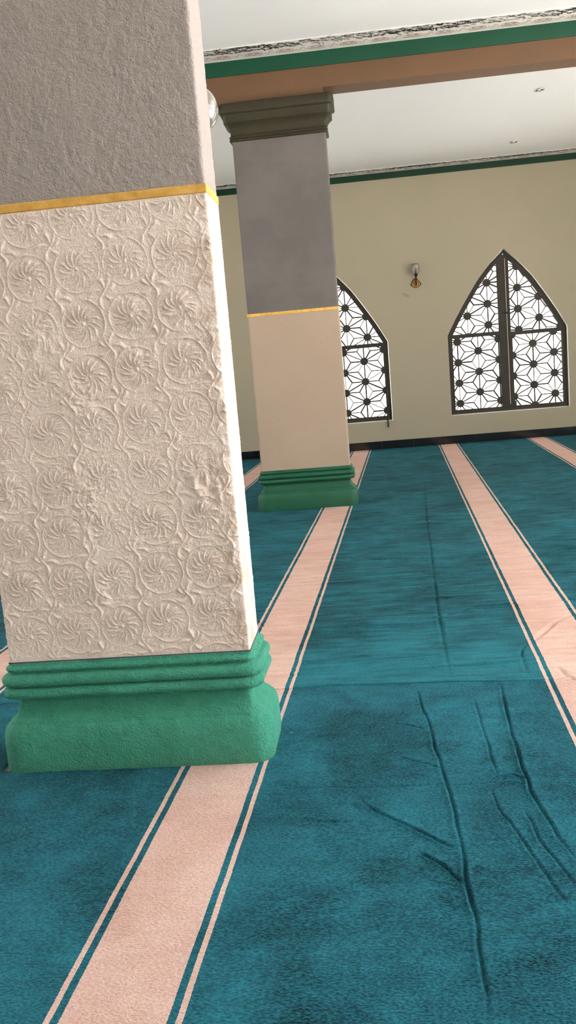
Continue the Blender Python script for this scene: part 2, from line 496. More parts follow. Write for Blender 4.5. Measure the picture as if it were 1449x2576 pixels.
def make_window(cx, phases, root_name, label):
    root = empty(root_name, (cx, WALL_Y, 0))
    tag(root, label, 'window', None, 'structure')
    o = arch_outline()
    yf = FR_Y - WALL_Y
    m = MB(); m.ring(inset(o, .005), inset(o, .036), yf, yf + .06)
    fr = m.build('window_frame', M['iron'], root)
    g = MB()
    # centre: meeting stiles and the pale rod between them
    m = MB(); m.box(-.012, .040, yf + .006, yf + .05, W_SILL + .03, 2.30); mu = m.build('mullion', M['iron'], root)
    m = MB(); m.box(.010, .019, yf - .006, yf + .006, W_SILL + .09, 1.58); m.box(.010, .019, yf - .006, yf + .006, 1.60, 2.25)
    m.build('slide_rod', M['rod'], mu)
    for side in (-1, 1):
        cs = empty('casement', (0, 0, 0)); cs.parent = root
        xi = -.090 if side < 0 else .058         # lattice edge next to the mullion
        xo = side * (W_HALF - .052)              # lattice edge next to the frame
        # stile, rails and outer rail follow the arch
        ins = inset(o, .033); ins2 = inset(o, .062)
        m = MB()
        half = lambda P: [p for p in P]
        clip_half = [(-2, 0), (-.011, 0), (-.011, 3), (-2, 3)] if side < 0 else [(.039, 0), (2, 0), (2, 3), (.039, 3)]
        n = len(ins)
        for i in range(n):
            j = (i + 1) % n
            c = clip_poly([ins[i], ins[j], ins2[j], ins2[i]], clip_half)
            if c: m.prism(c, yf + .004, yf + .045)
        st = (xi, -.0115) if side < 0 else (.0395, xi)
        m2 = clip_poly([(st[0], W_SILL + .03), (st[1], W_SILL + .03), (st[1], 2.6), (st[0], 2.6)], inset(o, .03))
        m.prism(m2, yf + .002, yf + .046)
        tz = 1.351 if side < 0 else 1.335
        lo, hi = (xo, xi) if side < 0 else (xi, xo)
        m.box(min(lo, hi) - .02, max(lo, hi) + .01, yf + .003, yf + .044, tz - .024, tz + .024)
        m.build('casement_rails', M['iron'], cs)
        body = inset(o, .058)
        low = [(min(lo, hi), W_SILL), (max(lo, hi), W_SILL), (max(lo, hi), tz), (min(lo, hi), tz)]
        upp = [(min(lo, hi) - .2 * (side < 0), tz), (max(lo, hi) + .2 * (side > 0), tz), (max(lo, hi) + .2 * (side > 0), 2.6), (min(lo, hi) - .2 * (side < 0), 2.6)]
        for key, part in (('low', low), ('upp', upp)):
            clip = clip_poly(body, part)
            ax, az = phases[(side, key)]
            asanoha(clip, ax - cx, az, yf + .018, yf + .024, 'lattice_panel', cs)
        # hinges by the mullion foot
        m = MB()
        hx = -.045 if side < 0 else .075
        m.box(hx - .016, hx + .016, yf - .006, yf + .004, W_SILL + .045, W_SILL + .125)
        for q in range(2): m.tube([(hx - .004 + .008 * q, yf - .010, W_SILL + .06 + .045 * q), (hx - .004 + .008 * q, yf + .0, W_SILL + .06 + .045 * q)], .006, 8)
        m.build('bolt_plate', M['iron'], cs)
    m = MB(); m.box(-.028, .030, yf - .01, yf + .004, 1.585, 1.600)
    m.tube([(-.028, yf - .012, 1.592), (.034, yf - .012, 1.592)], .006, 8)
    m.build('latch', M['iron'], root)
    return root

M['rod'] = m_plaster('worn_pale_rod', S(176, 160, 136), bump=.1)
make_window(1.906, {(-1, 'low'): (1.295, 1.025), (1, 'low'): (1.973, 1.060), (-1, 'upp'): (1.692, 1.722), (1, 'upp'): (2.063, 1.630)},
            'window_1', 'whole pointed window of dark iron star lattice right of the wall lamp')
w2 = make_window(-.308, {(-1, 'low'): (-.92, 1.0), (1, 'low'): (.111, .886), (-1, 'upp'): (-.52, 1.70), (1, 'upp'): (-.083, 1.570)},
            'window_2', 'pointed iron lattice window half hidden behind the far pier')
m = MB(); m.tube([(.665, .030, .462), (.665, -.018, .455), (.667, -.022, .43), (.668, -.022, .292)], [.007, .008, .008, .009], 8)
tag(m.build('latch_bar', M['iron'], w2), 'iron latch bar hanging below the sill')

# --- other walls with the openings daylight comes through --------------
def slab_wall(name, axis, at, t, u0, u1, openings, label):
    """axis 0: wall in the y-z plane at x=at; axis 1: wall in the x-z plane at y=at. openings: (u0,u1,z0,z1)"""
    us = sorted({u0, u1, *[o[0] for o in openings], *[o[1] for o in openings]})
    m = MB()
    for a, c in zip(us, us[1:]):
        ops = [o for o in openings if o[0] <= a + 1e-6 and o[1] >= c - 1e-6]
        segs = [(0, CEIL)]
        if ops: segs = [s for s in ((0, ops[0][2]), (ops[0][3], CEIL)) if s[1] - s[0] > .01]
        for z0, z1 in segs:
            if axis == 0: m.box(at, at + t, a, c, z0, z1)
            else: m.box(a, c, at, at + t, z0, z1)
    tag(m.build(name, M['othwall'], fix=False), label, 'wall', kind='structure')
R_OPEN = [(.5, 4.4, 0, 3.25), (7.1, 8.1, 0, 2.15)]
L_OPEN = [(3.2, 5.4, .37, 2.5), (8.4, 9.6, .37, 2.3)]
B_OPEN = [(2.0, 3.0, 0, 2.2)]
slab_wall('wall_right', 0, X1, .25, Y0 - .3, Y1, R_OPEN, 'cream side wall with open doorways to the yard')
slab_wall('wall_left', 0, X0 - .25, .25, Y0 - .3, Y1, L_OPEN, 'cream side wall with window openings')
slab_wall('wall_front', 1, Y0 - .25, .25, X0, X1, B_OPEN, 'cream entrance wall with open doorways')

# --- baseboard ---------------------------------------------------------
m = MB()
xx = X0
k = 0
while xx < X1 - .01:
    x2 = min(xx + .405, X1)
    m.box(xx + .001, x2 - .001, WALL_Y - .013 - .0007 * (k % 3), WALL_Y - .0005, 0.0, .116)
    xx = x2; k += 1
tag(m.build('baseboard_back', M['tile'], bevel=.0012), 'glossy black tile skirting along the foot of the far wall', 'baseboard', kind='structure')

# --- cornice bands and printed ceiling borders --------------------------
def scroll_strip(name, mat, parent, x0, x1, ya, yb, zc, seed, bold):
    """printed scroll ornament: flat curls just proud of the border board; ya is the edge nearest the room"""
    rr = random.Random(seed)
    m = MB()
    W = yb - ya
    def stroke(pts, w):
        n = len(pts); L = []; Rr = []
        for i, p in enumerate(pts):
            p = Vector(p); t = (Vector(pts[min(i + 1, n - 1)]) - Vector(pts[max(i - 1, 0)]))
            if t.length < 1e-9: t = Vector((1, 0))
            t.normalize(); nn = Vector((-t.y, t.x)) * w * (.25 + math.sin(math.pi * (i + .4) / (n - .2)))
            L.append(p + nn); Rr.append(p - nn)
        vs = [(q.x, q.y, zc) for q in L] + [(q.x, q.y, zc) for q in Rr] + [(q.x, q.y, zc - .0012) for q in L] + [(q.x, q.y, zc - .0012) for q in Rr]
        fs = []
        for i in range(n - 1):
            fs += [(2 * n + i, 2 * n + i + 1, 3 * n + i + 1, 3 * n + i), (i, i + 1, 2 * n + i + 1, 2 * n + i), (n + i + 1, n + i, 3 * n + i, 3 * n + i + 1)]
        m.add(vs, fs)
    if bold:
        x = x0
        while x < x1:
            dens = .55 + .45 * math.sin(x * 5.3 + seed)          # clusters along the strip
            for q in range(2 if dens < .5 else 3):
                y = ya + W * (.04 + .42 * rr.random())
                L = .02 + .045 * rr.random(); a = rr.uniform(-.35, .35) + (.9 if rr.random() < .25 else 0)
                cur = rr.uniform(-28, 28); pts = []; px, py = x + rr.uniform(-.02, .02), y
                for s in range(7):
                    pts.append((px, py)); px += math.cos(a) * L / 6; py += math.sin(a) * L / 6 * .8; a += cur * L / 6
                stroke(pts, (.0016 + .0042 * dens * rr.random()))
            x += .0125
    else:
        x = x0; pitch = .23
        while x < x1:
            c = ya + W * .74; rx, ry = .085, W * .17
            for sgn in (-1, 1):
                pts = [(x + sgn * rx * (1 - i / 26) * math.cos(i * .42), c + ry * (1 - i / 30) * math.sin(i * .42)) for i in range(24)]
                stroke(pts, .0019)
            for q in range(6):
                a = q * 1.05
                pts = [(x + (.012 + .03 * s / 5) * math.cos(a + s * .12) * 1.2, c + (.008 + W * .09 * s / 5) * math.sin(a + s * .12)) for s in range(6)]
                stroke(pts, .0022)
            pts = [(x + rx + s / 9 * (pitch - 2 * rx), c + W * .12 * math.sin(s / 9 * 6.28)) for s in range(10)]
            stroke(pts, .0018)
            x += pitch
    return m.build(name, mat, parent, fix=False)

def cornice(name, y_face, z0, x0, x1, mat, label, seed, width):
    t = empty(name, ((x0 + x1) / 2, y_face, CEIL)); tag(t, label, 'cornice', kind='structure')
    off = (-(x0 + x1) / 2, -y_face, -CEIL)
    def put(mb, nm, mt, bev=0):
        mb.v = [(x + off[0], y + off[1], z + off[2]) for x, y, z in mb.v]
        return mb.build(nm, mt, t, bevel=bev)
    m = MB(); m.box(x0, x1, y_face - .012, y_face, z0, CEIL - .006); put(m, 'green_band', mat, .002)
    m = MB(); m.box(x0, x1, y_face - .024, y_face - .001, CEIL - .0065, CEIL - .0002); put(m, 'white_bead', M['bead'])
    m = MB(); m.box(x0, x1, y_face - width, y_face - .0245, CEIL - .006, CEIL - .0002); bd = put(m, 'border_board', M['border'])
    for nm, mt, bold in (('black_scroll_pattern', M['ink'], True), ('brown_scroll_pattern', M['brown_ink'], False)):
        o = scroll_strip(nm, mt, bd, x0 + off[0] + .05, x1 + off[0] - .05, -width, -.03, -.0062, seed, bold)
    return t

NEAR = dict(px=-.35378 - .5 * .70706 * math.cos(PS), py=2.34974 + .5 * .70706 * math.sin(PS), w=.70706, d=.19)
FAR = dict(px=-.09928 - .5 * .70706 * math.cos(PS), py=6.85735 + .5 * .70706 * math.sin(PS), w=.70706, d=.19)
BEAM_Y0, BEAM_Y1, BEAM_Z = 6.862, 7.065, 3.142
def beam(y0, y1, label):
    m = MB(); m.box(X0, X1, y0, y1, BEAM_Z, CEIL)
    m.box(X0, FAR['px'] + FAR['w'] / 2, y0 + .002, y1 - .002, 3.0865, BEAM_Z + .01)
    return tag(m.build('ceiling_beam', M['beam'], bevel=.004), label, 'beam', kind='structure')
beam(BEAM_Y0, BEAM_Y1, 'brown painted ceiling beam resting over the far pier')
cornice('trim_1', BEAM_Y0, 3.290, X0, X1, M['green_trim'], 'green band with scroll printed border along the brown beam', 3, .262)
cornice('trim_2', WALL_Y, 3.318, X0, X1, M['dark_green'], 'dark green band with scroll border atop the far wall', 8, .235)

# ================================================================== CARPETS
def seg_ridge(x, y, pts, hh, wd):
    """distance-based fold: a raised lip beside a shallow groove"""
    best = np.full(x.shape, 9.0); side = np.zeros(x.shape); fade = np.ones(x.shape)
    cum = [0.0]
    for (a, b_), (c, d_) in zip(pts, pts[1:]): cum.append(cum[-1] + math.hypot(c - a, d_ - b_))
    tot = cum[-1]
    for k in range(len(pts) - 1):
        ax, ay = pts[k]; bx, by = pts[k + 1]
        dx, dy = bx - ax, by - ay; L2 = dx * dx + dy * dy
        tt = np.clip(((x - ax) * dx + (y - ay) * dy) / L2, 0, 1)
        qx = x - (ax + tt * dx); qy = y - (ay + tt * dy)
        dd = np.hypot(qx, qy); s = np.sign(dx * qy - dy * qx)
        u = (cum[k] + tt * math.sqrt(L2)) / tot
        m = dd < best
        best = np.where(m, dd, best); side = np.where(m, s, side); fade = np.where(m, np.clip(np.minimum(u, 1 - u) * 6 + .15, 0, 1), fade)
    sd = best * side
    fade = fade * np.clip(.78 + .5 * vnoise(x * 9 + y * 3, y * 7, 8), .15, 1.1)
    return fade * hh * (.55 * np.exp(-((sd + 1.05 * wd) / (.75 * wd)) ** 2) + .30 * np.exp(-((sd - 1.15 * wd) / (.8 * wd)) ** 2) - 1.5 * np.exp(-(sd / (.46 * wd)) ** 2))

def pier_local(x, y, px, py, width, depth):
    cx, sx = math.cos(PS), math.sin(PS)
    u = (x - px) * cx - (y - py) * sx; v = (x - px) * sx + (y - py) * cx
    return u, v
OVER = .047
def in_pier(x, y, p, grow):
    u, v = pier_local(x, y, p['px'], p['py'], p['w'], p['d'])
    hw, hd = p['w'] / 2 + grow, p['d'] / 2 + grow
    v = v - p['d'] / 2
    r = .05
    qx = np.maximum(np.abs(u) - (hw - r), 0); qy = np.maximum(np.abs(v) - (hd - r), 0)
    return np.hypot(qx, qy) < r

SEAM = [(-6.0, 2.90), (-.32, 2.881), (-.168, 2.893), (.119, 2.870), (.242, 2.868), (.41, 2.845), (.543, 2.835), (.659, 2.846), (6.0, 2.85)]
def seam_y(x): return np.interp(x, [p[0] for p in SEAM], [p[1] for p in SEAM])

def axis(*parts):
    out = []
    for a, c, s in parts:
        n = max(1, int(round((c - a) / s))); out += list(np.linspace(a, c, n + 1)[:-1])
    return np.array(out + [parts[-1][1]])

def carpet(name, near, label):  # both rolls stop short of the right wall, leaving the light-bouncing strip bare
    if near:
        xs = axis((X0, -1.0, .12), (-1.0, -.3, .01), (-.3, 1.1, .0031), (1.1, 3.1, .12))
        ys = axis((Y0, .8, .12), (.8, 1.0, .02), (1.0, 2.885, .0040))
    else:
        xs = axis((X0, -2.2, .12), (-2.2, -.45, .016), (-.45, 1.25, .0058), (1.25, 3.1, .02))
        ys = axis((2.868, 2.87, .003), (2.87, 4.4, .0058), (4.4, 7.0, .0085), (7.0, WALL_Y - .016, .017))
    Xg, Yg = np.meshgrid(xs, ys)
    # slide the grid so that the meeting edges follow the seam
    if near: Yg = Yg + (seam_y(Xg) - 2.87) * np.clip((Yg - 2.0) / .87, 0, 1)
    else: Yg = Yg + (seam_y(Xg) - 2.87) * np.clip((4.4 - Yg) / 1.53, 0, 1)
    Z = np.full(Xg.shape, .0135)
    Z += .0010 * vnoise(Xg * 3.0, Yg * 3.0, 1) + .0006 * vnoise(Xg * 9, Yg * 9, 2)
    # ripples squeezed across the roll
    am = np.clip(.5 + .9 * vnoise(Xg * .8, Yg * .9, 5), 0, 1)
    if near: am = am * .30
    Z += am * (.0034 * np.abs(vnoise(Xg * 1.1 + 4, Yg * 11, 3)) + .0014 * vnoise(Xg * 2.3, Yg * 24, 4))
    extra = []
    if not near:      # short sharp wrinkles running across the roll
        pr = random.Random(4)
        for _ in range(95):
            y = 3.0 + 6.6 * pr.random() ** 1.25; x = -1.6 + pr.random() * (1.9 + y * .34); L = .2 + .75 * pr.random()
            a = pr.uniform(-.05, .05)
            extra.append(([(x + L * q / 4, y + a * L * q / 4 + pr.uniform(-.008, .008)) for q in range(5)], .0032 + .0035 * pr.random(), .013 + .002 * y))
    for pts, hh, wd in CREASES + extra:
        x0 = min(p[0] for p in pts) - .1; x1 = max(p[0] for p in pts) + .1
        y0 = min(p[1] for p in pts) - .1; y1 = max(p[1] for p in pts) + .1
        mk = (Xg > x0) & (Xg < x1) & (Yg > y0) & (Yg < y1)
        if mk.any():
            Z[mk] += 1.15 * np.clip(1.25 - .16 * np.maximum(Yg[mk] - 2.4, 0), .35, 1) * seg_ridge(Xg[mk] + .004 * vnoise(Xg[mk] * 14, Yg[mk] * 14, 6), Yg[mk] + .004 * vnoise(Xg[mk] * 14, Yg[mk] * 14, 7), pts, hh, wd * (.66 if near else .9))
    # the two rolls meet: the far one curls up a little over the near one
    ds = np.abs(Yg - seam_y(Xg))
    if near: Z -= np.where(Yg > seam_y(Xg) - .004, .0040, .0008 * np.exp(-(ds / .03) ** 2))
    else: Z += (.0006 + .0012 * vnoise(Xg * 2.5, Yg * 0, 9)) * np.exp(-(ds / .03) ** 2)
    Z = np.maximum(Z, .0025)
    if not near: Z[0, :] = .0060
    P = np.stack([Xg, Yg, Z], -1)
    cxg = (Xg[:-1, :-1] + Xg[1:, 1:]) / 2; cyg = (Yg[:-1, :-1] + Yg[1:, 1:]) / 2
    keep = ~(in_pier(cxg, cyg, NEAR, OVER - .016) | in_pier(cxg, cyg, FAR, OVER - .02))
    o = grid_mesh(name, P, False, M['carpet_near' if near else 'carpet_far'], None, True, keep=keep)
    return tag(o, label, 'carpet')
carpet('prayer_carpet', True, 'creased teal carpet roll with pink stripes, the nearer one under the embossed pier')
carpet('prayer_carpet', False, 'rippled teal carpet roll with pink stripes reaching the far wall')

# ================================================================== PIERS
def ring_points(hw, hd, r, seg):
    """rounded rectangle, centred, counter-clockwise from the front-left corner; returns points and outward normals"""
    P, N = [], []
    for cx, cy, a0 in ((hw - r, -hd + r, -90), (hw - r, hd - r, 0), (-hw + r, hd - r, 90), (-hw + r, -hd + r, 180)):
        for i in range(seg + 1):
            a = R(a0 + 90 * i / seg)
            P.append((cx + r * math.cos(a), cy + r * math.sin(a))); N.append((math.cos(a), math.sin(a)))
    return P, N

def moulding(name, prof, hw, hd, mat, parent, r0=.012, step=.03, rough=0.0, rk=1.0):
    """profile of (offset, z) swept round the pier; corners round off as the profile swells"""
    rows = []
    # subdivide the long sides so rough-cast can wobble
    base = None
    for off, z in prof:
        r = max(.006, r0 + max(off, 0) * rk)
        P, N = ring_points(hw + off, hd + off, r, 6)
        pts = []
        n = len(P)
        for i in range(n):
            a = Vector(P[i]); c = Vector(P[(i + 1) % n])
            k = 1 if i % 7 != 6 else (22 if abs(c.x - a.x) > .3 else 8)
            for s in range(k): pts.append(a.lerp(c, s / k))
        rows.append([(p.x, p.y, z) for p in pts])
    A = np.array(rows)
    if rough:
        x, y, z = A[..., 0], A[..., 1], A[..., 2]
        d = rough * (vnoise(x * 16 + y * 9, z * 18 + y * 5, 21) + .6 * vnoise(x * 40 + y * 23, z * 40, 22))
        rr = np.hypot(x, y * 2) + 1e-6
        A[..., 0] += d * x / rr; A[..., 1] += d * y * 2 / rr
    # rows go upward; close top and bottom
    o = grid_mesh(name, A, True, mat, parent, True)
    me = o.data
    bm = bmesh.new(); bm.from_mesh(me)
    bm.verts.ensure_lookup_table()
    n = A.shape[1]
    bm.faces.new([bm.verts[i] for i in range(n - 1, -1, -1)])
    bm.faces.new([bm.verts[(A.shape[0] - 1) * n + i] for i in range(n)])
    bmesh.ops.recalc_face_normals(bm, faces=bm.faces)
    bm.to_mesh(me); bm.free()
    for p in me.polygons: p.use_smooth = len(p.vertices) == 4
    return o

def arc(c, rad, a0, a1, n):
    return [(c[0] + rad * math.cos(R(a0 + (a1 - a0) * i / n)), c[1] + rad * math.sin(R(a0 + (a1 - a0) * i / n))) for i in range(n + 1)]

BASE_PROF = [(.040, .000), (.045, .012), (.047, .04), (.047, .095), (.045, .118), (.041, .134), (.036, .144), (.030, .1495), (.0255, .1505), (.0245, .157), (.018, .161),
             (.009, .168), (.001, .180), (-.005, .196), (-.008, .208), (-.008, .2175), (-.002, .220), (.000, .2245), (-.001, .2275)] + \
            arc((.0165, .2445), .0165, -86, 84, 9) + [(.004, .2622)] + arc((.0145, .2808), .0175, -78, 80, 9) + \
            [(.004, .3000), (.0035, .3050)] + arc((.0075, .3140), .0085, -75, 75, 6) + [(.0025, .3245), (.003, .331), (-.004, .3315)]
CAP_PROF = [(-.004, 2.826), (.007, 2.828)] + arc((.009, 2.8365), .0085, -80, 80, 5) + [(.006, 2.846)] + arc((.008, 2.8560), .0085, -70, 70, 4) + \
           [(.005, 2.868), (.006, 2.885), (.010, 2.905), (.018, 2.924), (.030, 2.940), (.044, 2.953), (.050, 2.958), (.0505, 3.008), (.0525, 3.013), (.070, 3.016), (.073, 3.024), (.073, 3.078), (.069, 3.085), (-.004, 3.086)]

def medallions(u, z):
    """relief of the embossed paper, metres. u from the left edge of the front face"""
    a = np.array([.1338, .0093]); bb = np.array([-.0010, .1413]); o = np.array([.2075, 1.122])
    Mi = np.linalg.inv(np.array([a, bb]).T)
    wu = u + .004 * vnoise(u * 5, z * 5, 31); wz = z + .004 * vnoise(u * 5, z * 5, 32)
    du, dz = wu - o[0], wz - o[1]
    i = Mi[0, 0] * du + Mi[0, 1] * dz; j = Mi[1, 0] * du + Mi[1, 1] * dz
    ii, jj = np.round(i), np.round(j)
    # nearest medallion centre
    lx = (i - ii) * a[0] + (j - jj) * bb[0]; lz = (i - ii) * a[1] + (j - jj) * bb[1]
    rad = np.hypot(lx, lz); th = np.arctan2(lz, lx)
    wear = np.clip(.84 + .5 * vnoise(u * 5.5, z * 5.5, 41), .15, 1.25)          # pressing differs from place to place
    wear2 = np.clip(.85 + .6 * vnoise(u * 16, z * 16, 42), .1, 1.4)
    g = lambda d, w: np.exp(-(d / w) ** 2)
    # double rim
    rim = g(rad - .0610 - .0012 * vnoise(u * 60, z * 60, 43), .0014) * (.55 + .5 * vnoise(u * 30, z * 30, 44))
    # swirling petals
    n = 13
    ph = th * n + rad * 210 + 9 * np.sin(ii * 1.7 + jj * 2.3) + 1.1 * vnoise(u * 75, z * 75, 45)
    pet = np.maximum(np.cos(ph), 0) ** 2.2
    env = np.clip((rad - .008) / .010, 0, 1) * np.clip((.0505 - rad) / .010, 0, 1)
    petal = pet * env * (.75 + .35 * np.cos(th - 2.2))
    vein = np.maximum(np.cos(ph * 2 + .6), 0) ** 6 * env * .25
    boss = .8 * np.clip(1 - (rad / .0055) ** 2, 0, 1)
    # scrolls and leaves in the spaces between four medallions
    i2, j2 = np.floor(i) + .5, np.floor(j) + .5
    sx = (i - i2) * a[0] + (j - j2) * bb[0]; sz = (i - i2) * a[1] + (j - j2) * bb[1]
    par = np.where((np.floor(i) + np.floor(j)) % 2 == 0, 1.0, -1.0)
    sx = sx * par
    r2 = np.hypot(sx, sz); t2 = np.arctan2(sz, sx)
    gap = np.clip((rad - .0635) / .004, 0, 1)
    s_curve = sx - .016 * np.sin(sz * 48)
    scroll = g(s_curve, .0022) * np.clip((.062 - np.abs(sz)) / .02, 0, 1)
    leaf = np.maximum(np.cos(t2 * 5 - r2 * 85), 0) ** 2.5 * np.clip((r2 - .006) / .01, 0, 1) * np.clip((.046 - r2) / .015, 0, 1)
    inter = np.maximum(scroll, leaf * 1.2) * gap
    H = (rim * (.6 + .4 * wear2) + (petal + vein) * (1 - .35 * (wear < .4)) * np.minimum(wear2 + .25, 1.1) + boss * .9) * (rad < .068) + inter * .8 * np.minimum(wear2, 1)
    H = H * .0058 * wear
    # pulpy grain and trapped lumps
    fib = 1 - np.abs(vnoise(u * 85 + 3 * vnoise(u * 30, z * 30, 54), z * 60, 55))
    H += .0017 * np.clip(fib - .62, 0, 1) / .38 * np.clip(.40 + 1.0 * vnoise(u * 9, z * 9, 56), 0, 1)
    H += .00055 * vnoise(u * 210, z * 210, 51) + .00040 * vnoise(u * 110, z * 110, 52)
    lump = 0
    for cu, cz, ru, rz, hh in LUMPS:
        e = np.exp(-(((u - cu) / ru) ** 2 + ((z - cz) / rz) ** 2))
        lump = lump + hh * e * (.55 + .8 * vnoise(u * 42, z * 30, int(cu * 900)) + .6 * vnoise(u * 95, z * 80, int(cz * 700)))
    H += lump
    H += .0012 * vnoise(u * 7, z * 5, 53)
    return H
LUMPS = [(.279, .775, .045, .10, .0060), (.630, .815, .05, .075, .0075), (.30, 1.075, .055, .075, .0055), (.293, .53, .03, .05, .0065), (.685, 1.0, .02, .25, .0025),
         (.213, 1.246, .055, .055, .0045), (.469, 1.16, .05, .05, .0055), (.469, 1.285, .05, .05, .0035), (.07, 1.42, .05, .06, .003), (.05, .85, .05, .08, .0035),
         (.685, .62, .02, .12, .0025), (.60, 1.27, .05, .05, .004)]

def shaft(name, z0, z1, hw, hd, mat, parent, zs, steps, relief=None, r=.008):
    """pier shaft as one skin; steps = sample spacing on front, right, back, left"""
    P, N = [], []
    def line(p, q, n, st):
        k = max(1, int(round((Vector(q) - Vector(p)).length / st)))
        for i in range(k):
            P.append(tuple(Vector(p).lerp(Vector(q), i / k))); N.append(n)
    def corner(c, a0):
        for i in range(5):
            a = R(a0 + 90 * i / 5); P.append((c[0] + r * math.cos(a), c[1] + r * math.sin(a))); N.append((math.cos(a), math.sin(a)))
    line((-hw + r, -hd), (hw - r, -hd), (0, -1), steps[0]); corner((hw - r, -hd + r), -90)
    line((hw, -hd + r), (hw, hd - r), (1, 0), steps[1]); corner((hw - r, hd - r), 0)
    line((hw - r, hd), (-hw + r, hd), (0, 1), steps[2]); corner((-hw + r, hd - r), 90)
    line((-hw, hd - r), (-hw, -hd + r), (-1, 0), steps[3]); corner((-hw + r, -hd + r), 180)
    P = np.array(P); N = np.array(N)
    per = np.concatenate([[0], np.cumsum(np.hypot(*np.diff(P, axis=0).T))]) + r
    z = np.linspace(z0, z1, max(2, int(round((z1 - z0) / zs)) + 1))
    U, Zg = np.meshgrid(per, z)
    H = relief(U, Zg) if relief else np.zeros(U.shape)
    A = np.stack([P[None, :, 0] + H * N[None, :, 0], P[None, :, 1] + H * N[None, :, 1], Zg], -1)
    return grid_mesh(name, A, True, mat, parent, True)

def far_relief(u, z):
    """nearly flat: paint has filled the paper, a few rings survive on the left"""
    h = .0008 * vnoise(u * 9, z * 7, 61)
    left = np.clip((.17 - u) / .06, 0, 1) * np.clip((.85 + .0 * z - np.abs(z - .95)) / .3, 0, 1)
    k = np.clip(.5 + vnoise(u * 7, z * 5, 63), 0, 1)
    rim = 0
    for q in range(9):
        cz = .48 + q * .117; cu = .085 + .006 * (q % 2)
        rr = np.hypot(u - cu, z - cz)
        rim = rim + np.exp(-((rr - .036) / .005) ** 2) + .7 * np.exp(-((rr - .02) / .005) ** 2)
    h = h + .0019 * rim * left * k
    for cu, cz, r_ in ((.22, .60, .034), (.50, .69, .035), (.21, .80, .03), (.23, .97, .03)):
        rr = np.hypot(u - cu, z - cz); h = h + .0014 * np.exp(-((rr - r_) / .005) ** 2) * k
    pr = np.random.default_rng(5)
    for _ in range(46):
        cu, cz = pr.uniform(.03, .68), pr.uniform(.36, 1.52)
        h = h + .0026 * np.exp(-(((u - cu) / .0055) ** 2 + ((z - cz) / .0055) ** 2))
    return h

def make_pier(p, near, label):
    root = empty('masonry_pier', (p['px'] + .5 * p['d'] * math.sin(PS), p['py'] - .5 * .70706 * math.sin(PS) * 0 + .5 * p['d'] * math.cos(PS), 0), -PS)
    tag(root, label, 'pillar', 'moulded piers of the hall', 'thing')
    hw, hd = p['w'] / 2, p['d'] / 2
    moulding('base_moulding', BASE_PROF, hw, hd, M['green_rough' if near else 'green_smooth'], root, .014, rough=.0028 if near else .001, rk=1.05)
    zb = 1.5755 if near else 1.536
    zt = zb + .0237
    if near:
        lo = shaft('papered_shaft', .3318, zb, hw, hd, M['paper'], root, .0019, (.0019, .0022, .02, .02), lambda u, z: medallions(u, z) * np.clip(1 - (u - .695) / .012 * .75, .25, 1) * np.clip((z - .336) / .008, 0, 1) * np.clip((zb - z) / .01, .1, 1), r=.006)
        g = MB(); g.box(-hw - .002, hw + .002, -hd - .002, hd + .002, .3305, .3345); g.build('base_seam', M['gap'], root)  # dark grey strip between paper and base
    else:
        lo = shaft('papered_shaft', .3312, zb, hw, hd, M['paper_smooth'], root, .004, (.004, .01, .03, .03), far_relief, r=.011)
    m = MB(); m.box(-hw - .0015, hw + .0015, -hd - .0015, hd + .0015, zb, zt); m.build('gold_band', M['gold'], root, bevel=.003)
    if near:
        rel = lambda u, z: .0011 * vnoise(u * 130, z * 130, 71) + .0009 * vnoise(u * 75, z * 75, 72) + .001 * vnoise(u * 6, z * 5, 73)
        shaft('plastered_shaft', zt, 2.8262, hw - .002, hd - .002, M['grey_rough'], root, .0034, (.0032, .006, .05, .05), rel)
    else:
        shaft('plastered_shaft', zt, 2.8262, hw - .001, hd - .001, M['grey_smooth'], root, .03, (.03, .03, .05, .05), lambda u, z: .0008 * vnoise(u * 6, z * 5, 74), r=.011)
    moulding('capital', CAP_PROF, hw, hd, M['olive'], root, .008, rk=.45, rough=.0012)
    if near:
        m = MB(); m.box(-hw, hw, -hd + .001, hd, 3.0862, CEIL - .001); m.build('neck_block', M['beam'], root, bevel=.004)
    return root
make_pier(NEAR, True, 'nearest pier, beige embossed medallion wallpaper below rough grey plaster, green base')
make_pier(FAR, False, 'farther pier, smooth grey and beige, with olive capital under the brown beam')

